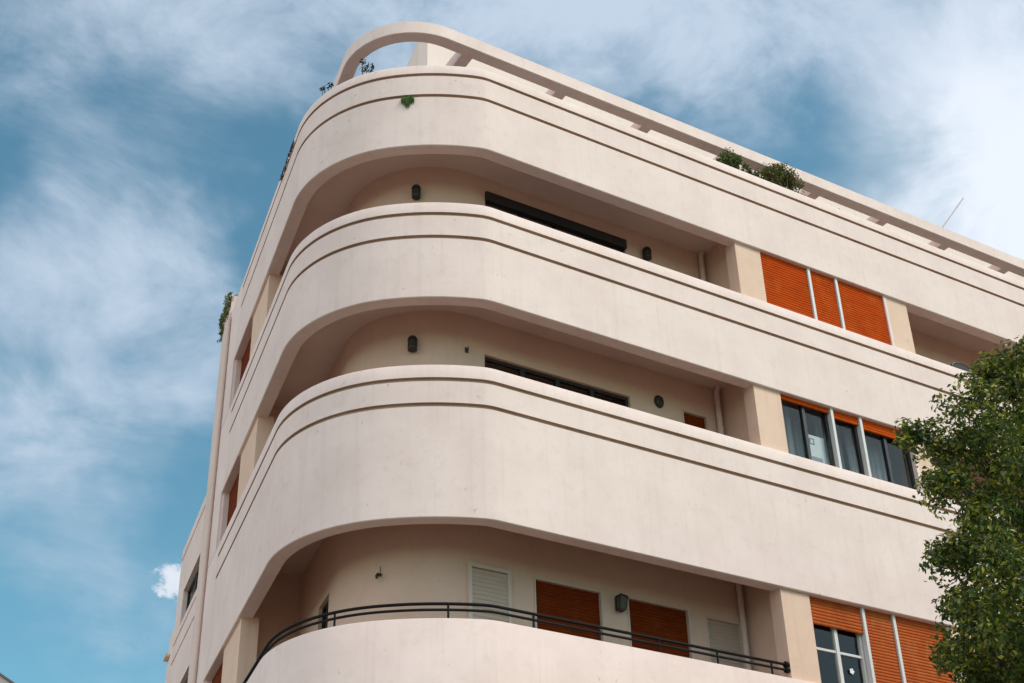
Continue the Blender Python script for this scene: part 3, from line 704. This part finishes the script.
def gable(fr, w, ridge, eave, b0, b1): 
    vs = []
    for b in (b1, b0): vs += [fr.p(-w,b,-.1), fr.p(w,b,-.1), fr.p(w,b,eave), fr.p(0,b,ridge), fr.p(-w,b,eave)]
    return vs, [(0,1,2,3,4),(9,8,7,6,5),(0,5,6,1),(1,6,7,2),(2,7,8,3),(3,8,9,4),(4,9,5,0)]
hf.o = ax*-2.2
m = MB(); m.add(*gable(hf, 5.0, zr+1.1, zr-2.2, -9, 0)); m.build('wall', ROOFW, ho)
m = MB()
for sgn in (-1, 1):
    a0, a1 = 0, sgn*5.4; z0 = zr+1.1; sl = -3.3/5.0
    m.box8([hf.p(a0,.12,z0+.01), hf.p(a1,.12,z0+.01+sl*abs(a1)), hf.p(a1,-9.3,z0+.01+sl*abs(a1)), hf.p(a0,-9.3,z0+.01), hf.p(a0,.12,z0+.08), hf.p(a1,.12,z0+.08+sl*abs(a1)), hf.p(a1,-9.3,z0+.08+sl*abs(a1)), hf.p(a0,-9.3,z0+.08)])
m.build('roof', plain('grey_roof', (.12,.12,.13), .8), ho)
m = MB(); frame_rect(m, hf, -.6, .6, 4, 5.4, 0, .04, .08); m.build('window', WHITE, ho)

# ------------------------------------------------------------------ light and sky
SUN_AZ = Vector((.52, -.85, 0)).normalized(); SUN_EL = R(48)
sd = SUN_AZ*math.cos(SUN_EL) + Vector((0,0,math.sin(SUN_EL)))
sun = bpy.data.lights.new('sun', 'SUN'); sun.energy = 2.3; sun.angle = R(16); sun.color = (1, .85, .735)
so = bpy.data.objects.new('sun', sun); COL.objects.link(so); so.rotation_euler = sd.to_track_quat('Z', 'Y').to_euler()
W = bpy.data.worlds.new('World'); SC.world = W; W.use_nodes = True; nt = W.node_tree; L = nt.links.new
bg = nt.nodes['Background']; sky = N(nt, 'ShaderNodeTexSky', sky_type='NISHITA'); sky.sun_disc = False
sky.sun_elevation = SUN_EL; sky.sun_rotation = math.atan2(sd.x, sd.y); sky.air_density = 1.0; sky.dust_density = .6; sky.ozone_density = 1.6
SKYT = (1.08, 1.66, 1.42)
tc = N(nt, 'ShaderNodeTexCoord')
def vnoise(scale, detail, rough, stretch=(1,1,1), rot=(0,0,0), off=(0,0,0), src=None, dist=0):
    mp = N(nt, 'ShaderNodeMapping'); mp.inputs['Scale'].default_value = stretch; mp.inputs['Rotation'].default_value = rot; mp.inputs['Location'].default_value = off
    L(src or tc.outputs['Generated'], mp.inputs[0]); n = N(nt, 'ShaderNodeTexNoise'); n.inputs['Scale'].default_value = scale; n.inputs['Detail'].default_value = detail; n.inputs['Roughness'].default_value = rough; n.inputs['Distortion'].default_value = dist
    L(mp.outputs[0], n.inputs['Vector']); return n
def math_(op, a, b=None, c=None, clamp=False):
    n = N(nt, 'ShaderNodeMath', operation=op, use_clamp=clamp)
    for i, s in enumerate((a, b, c)):
        if s is None: continue
        if isinstance(s, (int, float)): n.inputs[i].default_value = s
        else: L(s, n.inputs[i])
    return n.outputs[0]
wob = vnoise(3.2, 5, .62); wv = N(nt, 'ShaderNodeVectorMath', operation='MULTIPLY_ADD'); L(wob.outputs['Color'], wv.inputs[0]); wv.inputs[1].default_value = (.24,.24,.24); 
sub = N(nt, 'ShaderNodeVectorMath', operation='ADD'); L(tc.outputs['Generated'], sub.inputs[0]); sub.inputs[1].default_value = (-.12,-.12,-.12); L(sub.outputs[0], wv.inputs[2])
nv = N(nt, 'ShaderNodeVectorMath', operation='NORMALIZE'); L(wv.outputs[0], nv.inputs[0])
# cloud banks: direction in the sky, angular radius, weight
BANKS = [((30,10),6,.5),((180,10),6,.5),((330,30),5.5,.55),((250,70),3.5,.3),((120,262),4.6,.62),((50,300),4.0,.46),((195,300),3.6,.55),((235,330),3,.3),((10,428),3.4,.62),((85,408),3,.52),((160,392),2.6,.30),((480,0),6.5,.72),((420,60),4,.35),((600,20),5,.62),((720,30),5,.52),((850,40),5.5,.55),((960,40),5,.5),((700,105),2.6,.34),((1008,208),4.8,1.05),((925,225),3.8,.55),((1040,150),4.2,.5),((20,548),3.4,.42),((120,552),3,.34),((150,640),3,.30),((50,630),2.5,.22),((1180,260),8,1.0),((1300,0),10,.6),((100,-200),12,.5),((700,-250),15,.6)]
acc = None
for (px, py), rad, wt in BANKS:
    d = ray(px, py).normalized(); dn = N(nt, 'ShaderNodeVectorMath', operation='DOT_PRODUCT'); L(nv.outputs[0], dn.inputs[0]); dn.inputs[1].default_value = d
    mr = N(nt, 'ShaderNodeMapRange', interpolation_type='SMOOTHSTEP'); mr.inputs[1].default_value = math.cos(R(rad*1.25)); mr.inputs[2].default_value = 1.0; mr.inputs[3].default_value = 0; mr.inputs[4].default_value = wt
    L(dn.outputs['Value'], mr.inputs[0]); acc = mr.outputs[0] if acc is None else math_('ADD', acc, mr.outputs[0])
# thin streaks, drawn out along one bearing
stk = vnoise(6.5, 10, .63, (1.0,1.3,1.7), (R(20),R(-25),R(25)), (3.4,1.3,.2), None, .45)
st2 = vnoise(13, 7, .6, (1.0,1.5,2.2), (0,0,R(25)), (7,1,2))
s1 = math_('SUBTRACT', stk.outputs[0], .5); s2 = math_('SUBTRACT', st2.outputs[0], .5)
tex = math_('MULTIPLY_ADD', s1, 1.5, math_('MULTIPLY', s2, .35))
dens = math_('ADD', math_('MULTIPLY', acc, .60), math_('MULTIPLY', tex, math_('MULTIPLY_ADD', acc, .80, .42)))
dens = math_('ADD', dens, -.12)
rm = N(nt, 'ShaderNodeMapRange', interpolation_type='SMOOTHSTEP'); rm.inputs[1].default_value = -.08; rm.inputs[2].default_value = 1.05; rm.inputs[3].default_value = 0; rm.inputs[4].default_value = 1; L(dens, rm.inputs[0])
# one small crisp puff low beside the wing
d = ray(175, 583).normalized(); pn = vnoise(34, 8, .7); pw = N(nt, 'ShaderNodeVectorMath', operation='MULTIPLY_ADD'); L(pn.outputs['Color'], pw.inputs[0]); pw.inputs[1].default_value = (.060,)*3
ps = N(nt, 'ShaderNodeVectorMath', operation='ADD'); L(tc.outputs['Generated'], ps.inputs[0]); ps.inputs[1].default_value = (-.030,)*3; L(ps.outputs[0], pw.inputs[2])
pnn = N(nt, 'ShaderNodeVectorMath', operation='NORMALIZE'); L(pw.outputs[0], pnn.inputs[0])
pd = N(nt, 'ShaderNodeVectorMath', operation='DOT_PRODUCT'); L(pnn.outputs[0], pd.inputs[0]); pd.inputs[1].default_value = d
pm = N(nt, 'ShaderNodeMapRange', interpolation_type='SMOOTHSTEP'); pm.inputs[1].default_value = math.cos(R(.80)); pm.inputs[2].default_value = math.cos(R(.12)); pm.inputs[4].default_value = .95; L(pd.outputs['Value'], pm.inputs[0])
tint = mixc(nt, 1.0, sky.outputs[0], SKYT, 'MULTIPLY')
colr = mixc(nt, pm.outputs[0], mixc(nt, rm.outputs[0], tint, (5.4, 6.45, 7.8)), (7.6, 8.1, 8.9))
# brighter, sunlit cloud: the bank at the right of the view; unseen glow added round the sun and at the left to brighten the facades
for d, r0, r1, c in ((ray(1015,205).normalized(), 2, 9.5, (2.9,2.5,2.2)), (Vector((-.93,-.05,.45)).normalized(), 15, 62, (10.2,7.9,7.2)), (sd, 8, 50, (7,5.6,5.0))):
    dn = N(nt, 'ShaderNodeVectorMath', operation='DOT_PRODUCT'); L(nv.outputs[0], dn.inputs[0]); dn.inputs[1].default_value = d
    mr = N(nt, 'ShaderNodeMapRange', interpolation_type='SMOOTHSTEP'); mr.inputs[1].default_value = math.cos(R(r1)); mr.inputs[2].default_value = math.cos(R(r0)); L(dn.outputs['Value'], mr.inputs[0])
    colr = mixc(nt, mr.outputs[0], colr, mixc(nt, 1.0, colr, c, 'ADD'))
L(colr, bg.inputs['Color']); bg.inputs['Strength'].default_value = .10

SC.view_settings.view_transform = 'Standard'; SC.view_settings.look = 'None'; SC.view_settings.exposure = 0.06; SC.view_settings.gamma = 1
SC.view_settings.use_curve_mapping = False
SC.cycles.max_bounces = 8; SC.cycles.diffuse_bounces = 5; SC.cycles.transparent_max_bounces = 12
SC.cycles.use_denoising = True
